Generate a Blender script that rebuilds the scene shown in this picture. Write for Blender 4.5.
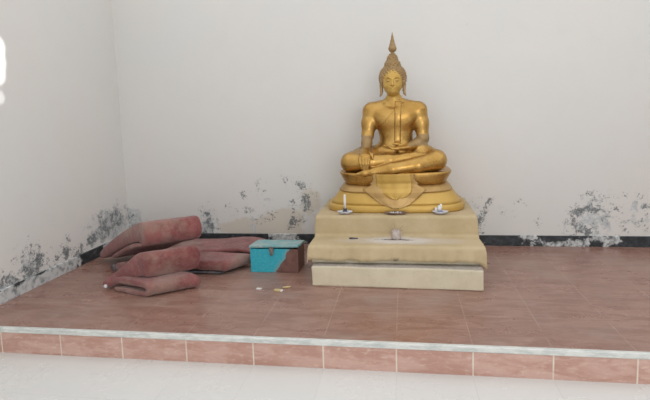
import bpy, bmesh, math, random
import numpy as np
from mathutils import Vector, Matrix, noise as mnoise
for o in list(bpy.data.objects): bpy.data.objects.remove(o)
SC = bpy.context.scene
COL = SC.collection
rnd = random.Random(7)

# ------------------------------------------------------------------ camera
CAM_H = 1.2443
cam = bpy.data.cameras.new('camera')
cam.sensor_width = 36; cam.lens = 494.24/650*36
cam.shift_x = (325-328.35)/650; cam.shift_y = -(200-168.5)/650
cam.clip_start = .05
camo = bpy.data.objects.new('camera', cam); COL.objects.link(camo)
_r = Vector((0.9881053, 0.1506228, -0.03099493)); _u = Vector((0.01339888, 0.1164612, 0.99310486)); _f = Vector((-0.15319394, 0.98170747, -0.11305775))
m = Matrix.Identity(4)
for i in range(3):
    m[i][0] = _r[i]; m[i][1] = _u[i]; m[i][2] = -_f[i]
m[2][3] = CAM_H
camo.matrix_world = m
SC.camera = camo

# ------------------------------------------------------------------ world, lights, exposure
w = bpy.data.worlds.new('world'); SC.world = w; w.use_nodes = True
bg = w.node_tree.nodes['Background']
bg.inputs['Color'].default_value = (.965, .96, .965, 1); bg.inputs['Strength'].default_value = 1.06
def area(name, loc, target, sx, sy, energy, color):
    l = bpy.data.lights.new(name, 'AREA'); l.shape = 'RECTANGLE'; l.size = sx; l.size_y = sy
    l.energy = energy; l.color = color
    o = bpy.data.objects.new(name, l); COL.objects.link(o); o.location = loc
    o.rotation_euler = (Vector(target)-Vector(loc)).to_track_quat('-Z', 'Y').to_euler()
    return o
area('daylight_doorway', (1.8, -2.9, 1.7), (-2.7, 2.9, 1.1), 2.4, 2.0, 42, (1, .99, .975))
for tgt, ang, en in (((-2.772, 3.060, 1.765), 2.1, 1500), ((-2.772, 3.055, 1.67), 2.1, 1500), ((-2.772, 3.04, 1.59), 2.1, 1500), ((-2.772, 3.065, 1.42), 1.1, 700)):   # spots added only to throw a bright patch on the left wall
    sp = bpy.data.lights.new('patch_spot', 'SPOT'); sp.energy = en; sp.spot_size = math.radians(ang); sp.spot_blend = .45; sp.shadow_soft_size = .01
    so_ = bpy.data.objects.new('patch_spot', sp); COL.objects.link(so_); so_.location = (2.6, .2, 2.1)
    so_.rotation_euler = (Vector(tgt)-so_.location).to_track_quat('-Z', 'Y').to_euler()
SC.view_settings.view_transform = 'Standard'; SC.view_settings.look = 'None'
SC.view_settings.gamma = 1; SC.view_settings.use_curve_mapping = False
SC.view_settings.exposure = 0.25

# ------------------------------------------------------------------ helpers
def props(o, label=None, cat=None, group=None, kind=None):
    if label: o['label'] = label
    if cat: o['category'] = cat
    if group: o['group'] = group
    if kind: o['kind'] = kind
    return o
def empty(name, loc, label, cat, group=None, rz=0):
    o = bpy.data.objects.new(name, None); COL.objects.link(o); o.location = loc; o.rotation_euler.z = rz
    o.empty_display_size = .05
    return props(o, label, cat, group)
def link(name, me, mat, parent=None, world=True, smooth=False):
    """world=True: mesh coordinates are world coordinates; moved into the parent's frame"""
    o = bpy.data.objects.new(name, me); COL.objects.link(o)
    if mat: me.materials.append(mat)
    if smooth: me.polygons.foreach_set('use_smooth', [True]*len(me.polygons))
    if parent:
        o.parent = parent
        if world:
            inv = Matrix.Rotation(-parent.rotation_euler.z, 4, 'Z') @ Matrix.Translation(-parent.location)
            p = parent.parent
            if p: inv = Matrix.Rotation(-parent.rotation_euler.z-p.rotation_euler.z, 4, 'Z') @ Matrix.Translation(-(parent.location+p.location))
            me.transform(inv)
    return o
def from_py(name, vs, fs, mat, parent=None, world=True, smooth=False):
    me = bpy.data.meshes.new(name); me.from_pydata([tuple(v) for v in vs], [], [tuple(f) for f in fs]); me.update()
    return link(name, me, mat, parent, world, smooth)
def from_bm(name, bm, mat, parent=None, world=True, smooth=False):
    me = bpy.data.meshes.new(name); bmesh.ops.recalc_face_normals(bm, faces=bm.faces); bm.to_mesh(me); bm.free()
    return link(name, me, mat, parent, world, smooth)
def origin_to(o, loc):
    loc = Vector(loc); o.data.transform(Matrix.Translation(-loc)); o.location = loc
def add_box(bm, x0, x1, y0, y1, z0, z1, bev=0, seg=2):
    r = bmesh.ops.create_cube(bm, size=1)
    vs = r['verts']
    for v in vs:
        v.co = Vector((x0+(v.co.x+.5)*(x1-x0), y0+(v.co.y+.5)*(y1-y0), z0+(v.co.z+.5)*(z1-z0)))
    if bev:
        es = list({e for v in vs for e in v.link_edges})
        bmesh.ops.bevel(bm, geom=es, offset=bev, segments=seg, affect='EDGES', profile=.5)
def add_lathe(bm, c, prof, n=32, lob=0, nl=8, cap=True, sx=1, sy=1):
    c = Vector(c); rings = []
    for r, z in prof:
        ring = []
        for i in range(n):
            a = 2*math.pi*i/n; rr = r*(1+lob*math.cos(nl*a))
            ring.append(bm.verts.new(c+Vector((rr*math.cos(a)*sx, rr*math.sin(a)*sy, z))))
        rings.append(ring)
    for a, b in zip(rings, rings[1:]):
        for i in range(n): bm.faces.new((a[i], a[(i+1) % n], b[(i+1) % n], b[i]))
    if cap:
        if prof[0][0] > 1e-5: bm.faces.new(rings[0][::-1])
        if prof[-1][0] > 1e-5: bm.faces.new(rings[-1])
def add_tube(bm, pts, r, n=8):
    pts = [Vector(p) for p in pts]; rings = []
    rs = r if isinstance(r, (list, tuple)) else [r]*len(pts)
    for i, p in enumerate(pts):
        d = (pts[min(i+1, len(pts)-1)]-pts[max(i-1, 0)]).normalized()
        a = d.orthogonal().normalized() if i == 0 else (pa - d*pa.dot(d)).normalized()
        pa = a; b = d.cross(a)
        rings.append([bm.verts.new(p+(a*math.cos(t)+b*math.sin(t))*rs[i]) for t in [2*math.pi*k/n for k in range(n)]])
    for a, b in zip(rings, rings[1:]):
        for i in range(n): bm.faces.new((a[i], a[(i+1) % n], b[(i+1) % n], b[i]))
    bm.faces.new(rings[0][::-1]); bm.faces.new(rings[-1])

# ------------------------------------------------------------------ node helpers
class NT:
    def __init__(s, name):
        s.m = bpy.data.materials.new(name); s.m.use_nodes = True; s.t = s.m.node_tree
        s.b = s.t.nodes['Principled BSDF']; s.tc = s.t.nodes.new('ShaderNodeTexCoord'); s.co = s.tc.outputs['Object']
    def n(s, ty, **k):
        x = s.t.nodes.new(ty)
        for a, v in k.items(): setattr(x, a, v)
        return x
    def plug(s, inp, v):
        if isinstance(v, bpy.types.NodeSocket): s.t.links.new(v, inp)
        elif isinstance(v, (tuple, list)) and len(v) == 3 and inp.type == 'RGBA': inp.default_value = (*v, 1)
        else: inp.default_value = v
    def math(s, op, a, b=0.0, c=0.0, clamp=False):
        x = s.n('ShaderNodeMath', operation=op, use_clamp=clamp)
        s.plug(x.inputs[0], a); s.plug(x.inputs[1], b); s.plug(x.inputs[2], c); return x.outputs[0]
    def step(s, v, a, b, lo=0.0, hi=1.0):
        x = s.n('ShaderNodeMapRange', interpolation_type='SMOOTHSTEP')
        s.plug(x.inputs[0], v); s.plug(x.inputs[1], a); s.plug(x.inputs[2], b); s.plug(x.inputs[3], lo); s.plug(x.inputs[4], hi); return x.outputs[0]
    def mix(s, f, a, b, mode='MIX'):
        x = s.n('ShaderNodeMix', data_type='RGBA', blend_type=mode)
        s.plug(x.inputs[0], f); s.plug(x.inputs[6], a); s.plug(x.inputs[7], b); return x.outputs[2]
    def map(s, loc=(0, 0, 0), sc=(1, 1, 1), rot=(0, 0, 0), v=None):
        x = s.n('ShaderNodeMapping'); s.plug(x.inputs[0], v or s.co)
        x.inputs[1].default_value = loc; x.inputs[2].default_value = rot; x.inputs[3].default_value = sc; return x.outputs[0]
    def noise(s, scale=5, detail=4, rough=.5, v=None, dist=0.0):
        x = s.n('ShaderNodeTexNoise'); s.plug(x.inputs['Vector'], v or s.co)
        x.inputs['Scale'].default_value = scale; x.inputs['Detail'].default_value = detail
        x.inputs['Roughness'].default_value = rough; x.inputs['Distortion'].default_value = dist; return x.outputs['Fac']
    def xyz(s):
        x = s.n('ShaderNodeSeparateXYZ'); s.plug(x.inputs[0], s.co); return x.outputs
    def attr(s, name):
        x = s.n('ShaderNodeAttribute', attribute_name=name); return x.outputs['Fac']
    def bump(s, h, strength=.3, dist=.01):
        x = s.n('ShaderNodeBump'); s.plug(x.inputs['Height'], h); x.inputs['Strength'].default_value = strength; x.inputs['Distance'].default_value = dist
        s.plug(s.b.inputs['Normal'], x.outputs[0])
    def out(s, col, rough=.5, metal=0.0, **k):
        s.plug(s.b.inputs['Base Color'], col); s.plug(s.b.inputs['Roughness'], rough); s.plug(s.b.inputs['Metallic'], metal)
        for a, v in k.items(): s.plug(s.b.inputs[a.replace('_', ' ')], v)
        return s.m
def simple(name, a, b, scale=20, rough=.5, metal=0, bump=0, detail=4, lo=.35, hi=.65, **k):
    s = NT(name); n = s.noise(scale, detail)
    if bump: s.bump(n, bump, .005)
    return s.out(s.mix(s.step(n, lo, hi), a, b), rough, metal, **k)

W = .4                      # tile pitch
YF, YB, XL, X0 = 2.5514, 4.54, -2.772, -1.659     # platform front, back wall, left wall, tile joint phase
RH = .1616                  # platform height above the room floor
XR, YN, ZC = 4.6, -3.2, 3.1 # open right side, open near side, ceiling

def tile_mat(name, c1, c2, c3, joint, jw, rough, riser=False, floor=False, yoff=0.0):
    s = NT(name); o = s.xyz()
    fx = s.math('FRACT', s.math('DIVIDE', s.math('SUBTRACT', o[0], X0-40*W), W))
    dx = s.math('ABSOLUTE', s.math('SUBTRACT', fx, .5))
    jx = s.step(dx, .5-jw/W, .5-jw/W*.5)
    if riser: j = jx
    else:
        fy = s.math('FRACT', s.math('DIVIDE', s.math('SUBTRACT', o[1], YF-40*W+yoff), W))
        dy = s.math('ABSOLUTE', s.math('SUBTRACT', fy, .5))
        j = s.math('MAXIMUM', jx, s.step(dy, .5-jw/W, .5-jw/W*.5))
    # one tile differs a little from the next
    cell = s.n('ShaderNodeTexWhiteNoise', noise_dimensions='2D')
    cv = s.n('ShaderNodeCombineXYZ')
    s.plug(cv.inputs[0], s.math('FLOOR', s.math('DIVIDE', s.math('SUBTRACT', o[0], X0-40*W), W)))
    s.plug(cv.inputs[1], s.math('FLOOR', s.math('DIVIDE', s.math('SUBTRACT', o[1], YF-40*W+yoff+.001), W)))
    s.plug(cell.inputs['Vector'], cv.outputs[0])
    if floor:
        n1 = s.noise(1.6, 4); n2 = s.noise(14, 5, .6)
    else:
        n1 = s.noise(4.5, 6, .62, v=s.map(sc=(.9, 3.2, 3.2)), dist=.8)
        n2 = s.noise(26, 6, .65, v=s.map(sc=(.8, 2.2, 2.2)))
    col = s.mix(s.step(n1, .38, .62), c1, c2)
    col = s.mix(s.math('MULTIPLY', s.step(n2, .5, .72), .55), col, c3)
    col = s.mix(s.step(cell.outputs['Value'], 0, 1, 0, .14), col, (.9*c1[0], .9*c1[1], .9*c1[2]))
    # dust, grey and uneven
    d = s.noise(2.3, 5, .6, v=s.map(loc=(3, 1, 0)))
    if not floor and not riser: col = s.mix(s.step(d, .45, .75, 0, .38), col, (.36, .31, .27))
    jn = s.noise(9, 3)
    col = s.mix(s.math('MULTIPLY', j, s.step(jn, .3, .6, .05 if not riser else .55, (.9 if riser else .45) if not floor else .35)), col, joint)
    s.bump(s.math('SUBTRACT', s.math('MULTIPLY', n2, .25), j), .10, .003)
    return s.out(col, s.step(d, .35, .7, rough, rough+.2), 0)

def wall_mat(name, base=(.665, .665, .645)):
    s = NT(name)
    n1 = s.noise(1.1, 4, .55); n2 = s.noise(6, 5, .6); n3 = s.noise(55, 6, .75, dist=.6); n4 = s.noise(120, 3, .6)
    n5 = s.noise(16, 5, .65, v=s.map(loc=(4, 9, 2)))
    col = s.mix(s.step(n1, .35, .7), base, (base[0]*1.03, base[1]*1.0, base[2]*.985))
    col = s.mix(s.step(n2, .45, .8, 0, .25), col, (base[0]*.93, base[1]*.93, base[2]*.94))
    # beige water stain
    st = s.attr('stain')
    col = s.mix(s.math('MULTIPLY', s.step(s.math('ADD', st, s.math('MULTIPLY', s.math('SUBTRACT', n2, .5), .9)), .45, .6), .55), col, (.56, .49, .38))
    # pale efflorescence
    e = s.attr('efflor')
    em = s.step(s.math('ADD', e, s.math('MULTIPLY', s.math('SUBTRACT', n5, .5), 2.0)), .42, .7)
    col = s.mix(s.math('MULTIPLY', em, .75), col, s.mix(s.step(n3, .4, .62), (.38, .42, .43), (.66, .69, .70)))
    # dark mould, speckled
    a = s.attr('mould')
    mm = s.step(s.math('ADD', a, s.math('ADD', s.math('MULTIPLY', s.math('SUBTRACT', n3, .5), 3.6), s.math('MULTIPLY', s.math('SUBTRACT', n5, .5), 2.6))), .50, .80)
    mm = s.math('MULTIPLY', mm, s.step(a, .03, .18))
    col = s.mix(s.math('MULTIPLY', mm, .88), col, s.mix(s.step(n4, .4, .6), (.07, .085, .09), (.20, .22, .23)))
    s.bump(s.math('SUBTRACT', s.math('MULTIPLY', n2, .6), s.math('MULTIPLY', mm, .5)), .25, .012)
    return s.out(col, .42, 0)

def skirting_mat(name):
    s = NT(name); o = s.xyz()
    n1 = s.noise(9, 6, .7, dist=.4); n3 = s.noise(24, 6, .6)
    p = s.attr('peel')
    pm = s.step(s.math('ADD', p, s.math('MULTIPLY', s.math('SUBTRACT', n1, .5), 1.8)), .42, .62)
    pale = s.mix(s.step(n3, .30, .56), (.20, .23, .235), (.58, .60, .60))
    dark = s.mix(s.step(n3, .4, .7), (.018, .022, .026), (.05, .06, .07))
    return s.out(s.mix(pm, dark, pale), .5, 0)

def gold_mat(name, a, b, metal, rough, scale=9):
    s = NT(name); n = s.noise(scale, 5, .6); n2 = s.noise(60, 4, .6)
    s.bump(n, .12, .004)
    return s.out(s.mix(s.step(n, .35, .65), a, b), s.step(n2, .3, .7, rough-.05, rough+.08), metal)

# ------------------------------------------------------------------ structure
def grid_wall(name, P, nu, nv, mat, attrs=None, parent=None):
    """P(u,v)->xyz for u,v in 0..1 ; attrs {name: f(x,y,z)}"""
    vs = [P(i/nu, j/nv) for j in range(nv+1) for i in range(nu+1)]
    fs = [(j*(nu+1)+i, j*(nu+1)+i+1, (j+1)*(nu+1)+i+1, (j+1)*(nu+1)+i) for j in range(nv) for i in range(nu)]
    o = from_py(name, vs, fs, mat, parent)
    for k, fn in (attrs or {}).items():
        a = o.data.attributes.new(k, 'FLOAT', 'POINT')
        a.data.foreach_set('value', [fn(*v) for v in vs])
    return o
def blobs(L, c):
    def fn(x, y, z):
        h = (x, y)[c]; b = 0
        for (p, q, rp, rq, s) in L:
            d = ((h-p)/(rp*1.3))**2+((z-q)/(rq*1.25))**2
            if d < 9: b = max(b, s*math.exp(-d))
        return b
    return fn
# --- blob tables in metres on the wall: (along, height, radius along, radius up, strength)
BACK_MOULD = [(-1.926, 0.177, 0.082, 0.14, 0.75), (-1.711, 0.347, 0.051, 0.03, 0.6), (-1.641, 0.317, 0.04, 0.03, 0.45), (-1.509, 0.327, 0.05, 0.03, 0.75), (-1.543, 0.455, 0.04, 0.078, 0.35), (-1.42, 0.298, 0.03, 0.058, 0.5), (-1.292, 0.278, 0.04, 0.039, 0.75), (-1.395, 0.209, 0.04, 0.039, 0.6), (-1.061, 0.366, 0.024, 0.077, 0.7), (-1.067, 0.22, 0.034, 0.078, 0.95), (-1.009, 0.21, 0.039, 0.029, 0.7), (-0.966, 0.568, 0.068, 0.047, 0.75), (-0.932, 0.433, 0.058, 0.058, 0.95), (-0.925, 0.356, 0.038, 0.048, 0.6), (-1.13, 0.598, 0.039, 0.057, 0.35), (-1.36, 0.522, 0.05, 0.078, 0.35), (0.611, 0.418, 0.044, 0.036, 0.5), (0.733, 0.399, 0.03, 0.036, 0.85), (0.699, 0.335, 0.034, 0.037, 0.8), (0.673, 0.252, 0.035, 0.056, 0.8), (0.664, 0.169, 0.044, 0.047, 0.7), (0.906, 0.308, 0.06, 0.036, 0.42), (0.982, 0.389, 0.068, 0.036, 0.35), (1.162, 0.235, 0.025, 0.045, 0.4), (1.58, 0.476, 0.049, 0.026, 0.7), (1.494, 0.325, 0.082, 0.036, 0.95), (1.633, 0.325, 0.073, 0.036, 0.9), (1.771, 0.316, 0.048, 0.027, 0.7), (1.455, 0.218, 0.041, 0.107, 0.9), (1.564, 0.138, 0.09, 0.045, 0.95), (1.81, 0.343, 0.024, 0.026, 0.8), (1.855, 0.193, 0.041, 0.088, 0.45), (1.727, 0.431, 0.04, 0.035, 0.45), (1.991, 0.43, 0.031, 0.052, 0.5), (2.049, 0.343, 0.04, 0.052, 0.75), (2.015, 0.194, 0.048, 0.052, 0.4), (1.717, 0.237, 0.064, 0.035, 0.45), (1.871, 0.448, 0.032, 0.026, 0.4), (1.394, 0.343, 0.033, 0.036, 0.5), (1.672, 0.37, 0.113, 0.088, 0.35), (-2.757, 0.163, 0.076, 0.124, 0.7)]
BACK_EFF = [(-1.927, 0.167, 0.103, 0.14, 0.9), (-2.743, 0.204, 0.13, 0.165, 0.9), (-1.448, 0.149, 0.071, 0.119, 0.6), (1.594, 0.236, 0.204, 0.196, 0.75), (1.995, 0.325, 0.11, 0.157, 0.6), (0.664, 0.308, 0.104, 0.128, 0.5), (-1.364, 0.425, 0.217, 0.136, 0.35), (-0.952, 0.423, 0.087, 0.154, 0.5)]
BACK_STAIN = [(-1.498, 0.149, 0.3, 0.099, 0.9), (-1.165, 0.229, 0.216, 0.137, 0.9), (-0.896, 0.375, 0.135, 0.211, 0.7), (-0.889, 0.567, 0.096, 0.133, 0.5), (-1.299, 0.11, 0.394, 0.06, 0.9)]
LEFT_MOULD = [(4.117, 0.244, 0.139, 0.11, 0.75), (4.334, 0.291, 0.135, 0.095, 0.7), (3.943, 0.176, 0.085, 0.044, 0.85), (3.769, 0.116, 0.078, 0.051, 0.9), (3.596, 0.166, 0.048, 0.058, 1.0), (3.618, 0.237, 0.036, 0.04, 0.9), (3.279, 0.172, 0.093, 0.106, 0.85), (3.108, 0.233, 0.084, 0.036, 0.5), (3.141, 0.125, 0.096, 0.058, 0.8), (2.957, 0.129, 0.086, 0.056, 0.75), (3.194, 0.298, 0.078, 0.074, 0.5), (3.405, 0.141, 0.088, 0.062, 0.4)]
LEFT_EFF = [(4.228, 0.246, 0.284, 0.16, 1.0), (3.985, 0.165, 0.177, 0.071, 0.7), (3.196, 0.16, 0.16, 0.118, 0.8), (2.981, 0.113, 0.124, 0.07, 0.7), (3.61, 0.179, 0.073, 0.082, 0.5)]
zrow = lambda v: (v/.5)*.7 if v < .5 else .7+(v-.5)/.5*(ZC-.7)
wm = wall_mat('painted_plaster')
o = grid_wall('wall_back', lambda u, v: (XL+u*(XR-XL), YB, zrow(v)), 206, 44, wm,
    {'mould': blobs(BACK_MOULD, 0), 'efflor': blobs(BACK_EFF, 0), 'stain': blobs(BACK_STAIN, 0)}); props(o, kind='structure')
wm2 = wall_mat('painted_plaster_left', (.70, .70, .68))
o = grid_wall('wall_left', lambda u, v: (XL, YN+u*(YB-YN), zrow(v)-(RH if v == 0 else 0)), 258, 44, wm2,
    {'mould': blobs(LEFT_MOULD, 1), 'efflor': blobs(LEFT_EFF, 1), 'stain': lambda x, y, z: 0}); props(o, kind='structure')
bm = bmesh.new(); add_box(bm, XR, XR+.15, YN, YB, -RH, ZC); props(from_bm('wall_right', bm, simple('right_plaster', (.70, .69, .67), (.74, .73, .71), 3)), kind='structure')
fm = tile_mat('cream_floor_tile', (.69, .69, .67), (.70, .70, .68), (.705, .705, .69), (.55, .55, .53), .004, .16, floor=True)
bm = bmesh.new(); add_box(bm, XL, XR, YN, YF+.02, -RH-.1, -RH); props(from_bm('floor', bm, fm), kind='structure')
pm = tile_mat('red_platform_tile', (.25, .130, .100), (.33, .19, .15), (.42, .28, .22), (.48, .38, .31), .0035, .24)
bm = bmesh.new(); add_box(bm, XL, XR, YF+.012, YB, -RH, 0); props(from_bm('floor_platform', bm, pm), kind='structure')
rm = tile_mat('pink_riser_tile', (.46, .26, .205), (.57, .37, .31), (.72, .58, .49), (.74, .68, .58), .005, .3, riser=True)
bm = bmesh.new(); add_box(bm, XL, XR, YF, YF+.0125, -RH, -.03); props(from_bm('trim_1', bm, rm), kind='structure')
s = NT('white_nosing'); n = s.noise(12, 5, .65, v=s.map(sc=(1, 4, 4)))
nm = s.out(s.mix(s.step(n, .35, .62), (.50, .53, .51), (.68, .69, .66)), .3)
bm = bmesh.new(); add_box(bm, XL, XR, YF-.006, YF+.022, -.031, .0015, .006, 3); props(from_bm('trim_2', bm, nm), kind='structure')
sm = skirting_mat('black_skirting')
BH = .0945
BACK_PEEL = blobs([(-1.16, .05, .13, .12, 1.0), (-2.0, .04, .4, .1, .35), (-.85, .02, .3, .03, .5), (1.35, .03, .28, .05, .62), (1.7, .06, .2, .08, .5), (1.1, .08, .1, .03, .6), (.62, .02, .15, .03, .5), (2.3, .05, .3, .1, .4)], 0)
LEFT_PEEL = blobs([(2.75, .035, .4, .055, 1.2), (3.2, .03, .3, .05, 1.15), (3.55, .05, .2, .08, .9), (2.2, .05, .4, .1, .7), (1.5, .05, .5, .1, .7), (4.2, .06, .15, .1, .6)], 1)
def skirting(name, a, b, horiz, attrs):
    (x0, y0), (x1, y1) = a, b; nx, ny = horiz; th = .012; n = 220
    prof = [(th, 0), (th, BH-.004), (th-.004, BH), (0, BH)]
    k = 7; pp = [(th, BH*.96*i/(k-1)) for i in range(k)]+[(th-.004, BH), (0, BH)]
    vs = []; fs = []; q = len(pp)
    for i in range(n+1):
        t = i/n
        for d, z in pp: vs.append((x0+(x1-x0)*t+nx*d, y0+(y1-y0)*t+ny*d, z))
    for i in range(n):
        for j in range(q-1): fs.append((i*q+j, (i+1)*q+j, (i+1)*q+j+1, i*q+j+1))
    o = from_py(name, vs, fs, sm)
    at = o.data.attributes.new('peel', 'FLOAT', 'POINT'); at.data.foreach_set('value', [attrs(*v) for v in vs])
    props(o, kind='structure')
skirting('baseboard_back', (XL, YB), (XR, YB), (0, -1), BACK_PEEL)
skirting('baseboard_left', (XL, YF+.01), (XL, YB), (1, 0), LEFT_PEEL)

# ------------------------------------------------------------------ stepped plinth
cream = NT('cream_painted_concrete')
def _():
    s = cream; n = s.noise(7, 5, .6); n2 = s.noise(40, 5, .6); o = s.xyz()
    geo = s.n('ShaderNodeNewGeometry'); sep = s.n('ShaderNodeSeparateXYZ'); s.plug(sep.inputs[0], geo.outputs['Normal'])
    up = s.step(sep.outputs[2], .6, .9)
    c = s.mix(s.step(n, .35, .65), (.61, .55, .40), (.67, .61, .46))
    c = s.mix(s.step(n2, .58, .75, 0, .35), c, (.42, .38, .30))
    c = s.mix(up, c, s.mix(s.step(n2, .4, .6), (.34, .30, .26), (.42, .38, .33)))   # dusty treads
    s.bump(n, .3, .01); s.out(c, .7)
_()
PX0, PX1 = -.675, .507
plinth = empty('stepped_plinth', (-.084, 3.96, 0), 'cream painted stepped plinth under the cloth carrying the golden statue', 'plinth')
def rough_block(name, x0, x1, y0, y1, z0, z1, amp=.004, seed=0):
    bm = bmesh.new(); add_box(bm, x0, x1, y0, y1, z0, z1, .010, 3)
    bmesh.ops.subdivide_edges(bm, edges=[e for e in bm.edges if e.calc_length() > .3], cuts=14, use_grid_fill=True)
    for v in bm.verts:
        v.co += Vector(mnoise.noise_vector(v.co*3.5+Vector((seed, 0, 0))))*amp*(0 if v.co.z < z0+.005 else 1)
        if z0 == 0: v.co.y -= .026*((v.co.x-x0)/(x1-x0))*max(0, (4.0-v.co.y)/.6)   # cast a little out of square
    from_bm(name, bm, cream.m, plinth, smooth=False)
rough_block('bottom_step', PX0, PX1+.012, 3.393, YB-.014, 0, .148, .006)
rough_block('middle_step', PX0-.015, PX1+.020, 3.475, YB-.014, .148, .272, .002, 5)
rough_block('top_step', -.684, .514, 3.757, YB-.014, .272, .436, .002, 9)

# cloth
s = NT('beige_altar_cloth'); o = s.xyz()
def ell(s, o, cx, cy, rx, ry):
    a = s.math('DIVIDE', s.math('SUBTRACT', o[0], cx), rx); b = s.math('DIVIDE', s.math('SUBTRACT', o[1], cy), ry)
    return s.math('ADD', s.math('MULTIPLY', a, a), s.math('MULTIPLY', b, b))
n = s.noise(5, 5, .6); n2 = s.noise(30, 5, .65); n3 = s.noise(420, 2)
c = s.mix(s.step(n, .35, .65), (.47, .37, .215), (.53, .425, .26))
c = s.mix(s.step(n2, .5, .8, 0, .3), c, (.36, .28, .18))
zt = s.step(o[2], .30, .315, 1, 0)
rm_ = s.math('ADD', ell(s, o, -.05, 3.63, .22, .085), s.math('MULTIPLY', s.math('SUBTRACT', n2, .5), 1.5))
c = s.mix(s.math('MULTIPLY', s.math('MULTIPLY', s.step(rm_, .5, 1.7, 1, 0), zt), .7), c, (.72, .70, .68))       # spilt ash
rm2 = s.math('ADD', ell(s, o, -.03, 3.62, .5, .10), s.math('MULTIPLY', s.math('SUBTRACT', n, .5), 1.5))
c = s.mix(s.math('MULTIPLY', s.math('MULTIPLY', s.step(rm2, .4, 1.4, 1, 0), zt), .5), c, (.56, .51, .46))
b1 = s.math('ADD', ell(s, o, -.075, 3.645, .14, .016), s.math('MULTIPLY', s.math('SUBTRACT', s.noise(50, 4), .5), 3.0))
c = s.mix(s.math('MULTIPLY', s.math('MULTIPLY', s.step(b1, .5, 1.2, 1, 0), zt), .85), c, (.05, .05, .055))        # scorch
b2 = s.math('ADD', ell(s, o, -.075, 3.452, .05, .02), s.math('MULTIPLY', s.math('SUBTRACT', s.noise(40, 4), .5), 2.0))
c = s.mix(s.math('MULTIPLY', s.math('MULTIPLY', s.step(b2, .5, 1.2, 1, 0), s.step(o[2], .18, .215, 1, 0)), .8), c, (.06, .05, .05))
s.bump(s.math('ADD', s.math('MULTIPLY', n3, .3), n2), .25, .004)
cloth_m = s.out(c, .85)
def cloth_mesh():
    # path (Y, Z) from the wall over both steps to the hem
    path = [(4.50, .4415), (4.1, .4415), (3.78, .4415), (3.757, .438), (3.748, .425), (3.746, .36), (3.745, .300), (3.735, .284), (3.71, .279), (3.6, .2785), (3.49, .2785), (3.468, .274), (3.459, .262), (3.457, .23), (3.455, .205), (3.454, .186)]
    P = []
    for (a, b) in zip(path, path[1:]):
        k = max(1, int(math.dist(a, b)/.012))
        for i in range(k): P.append((a[0]+(b[0]-a[0])*i/k, a[1]+(b[1]-a[1])*i/k))
    P.append(path[-1])
    L = [0]
    for a, b in zip(P, P[1:]): L.append(L[-1]+math.dist(a, b))
    tot = L[-1]; NS = 12; NX = 120; vs = []; fs = []
    for j, (y, z) in enumerate(P):
        t = L[j]; low = 0 if y > 3.76 else min(1, (3.76-y)/.25+(.44-z)*1.0)
        wd = min(1, max(0, (.4415-z)/.16)*.6+(max(0, 3.745-y)/.29)*.4); xl = -.694-.014*wd; xr = .524+.020*wd
        hem = max(0, min(1, (.262-z)/.09))
        row = []
        for i in range(-NS, NX+1+NS):
            if 0 <= i <= NX:
                u = i/NX; x = xl+(xr-xl)*u; dz = 0; dy = 0
                w1 = mnoise.noise(Vector((x*9, 3.1, 0)))+.8*mnoise.noise(Vector((x*24, 7.7, 0)))
                fold = hem*(.020*w1-.014)
                dy = fold - (.006*hem)
                face = 1 if (z < .43 and z > .30) else 0
                dy += -face*.006*(.5+.5*mnoise.noise(Vector((x*4, z*6, 2))))
                dz = .0025*mnoise.noise(Vector((x*12, y*9, 1)))+.002
                if hem > 0: dz -= hem*(.012+.010*mnoise.noise(Vector((x*7, 1.3, 4)))) + hem*.05*max(0, (u-.93)/.07)**1.5
                # sag between the two steps
                row.append((x, y+dy, z+dz))
            else:
                k = (-i) if i < 0 else i-NX
                x = xl if i < 0 else xr; sg = -1 if i < 0 else 1
                drop = .012*k; maxd = z+.002 - (.165 if y < 3.76 else .30)
                top = 0 if k else 0
                zz = z-min(drop, max(0, maxd))
                bulge = .003*math.sin(y*42)*min(1, k/6)
                row.append((x+sg*(.003+.002*min(k, 3)+bulge*.6), y - .006*hem - hem*.01, zz + (-.05*hem*1.0 if sg > 0 else -.01*hem)))
        vs += row
    w = NX+1+2*NS
    for j in range(len(P)-1):
        for i in range(w-1): fs.append((j*w+i, j*w+i+1, (j+1)*w+i+1, (j+1)*w+i))
    return vs, fs
cv_, cf_ = cloth_mesh()
cl = from_py('altar_cloth', cv_, cf_, cloth_m, smooth=True)
so = cl.modifiers.new('thick', 'SOLIDIFY'); so.thickness = .003; so.offset = 1
props(cl, 'beige cloth draped over the two upper steps of the plinth, ash stained and scorched', 'cloth')

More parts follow.
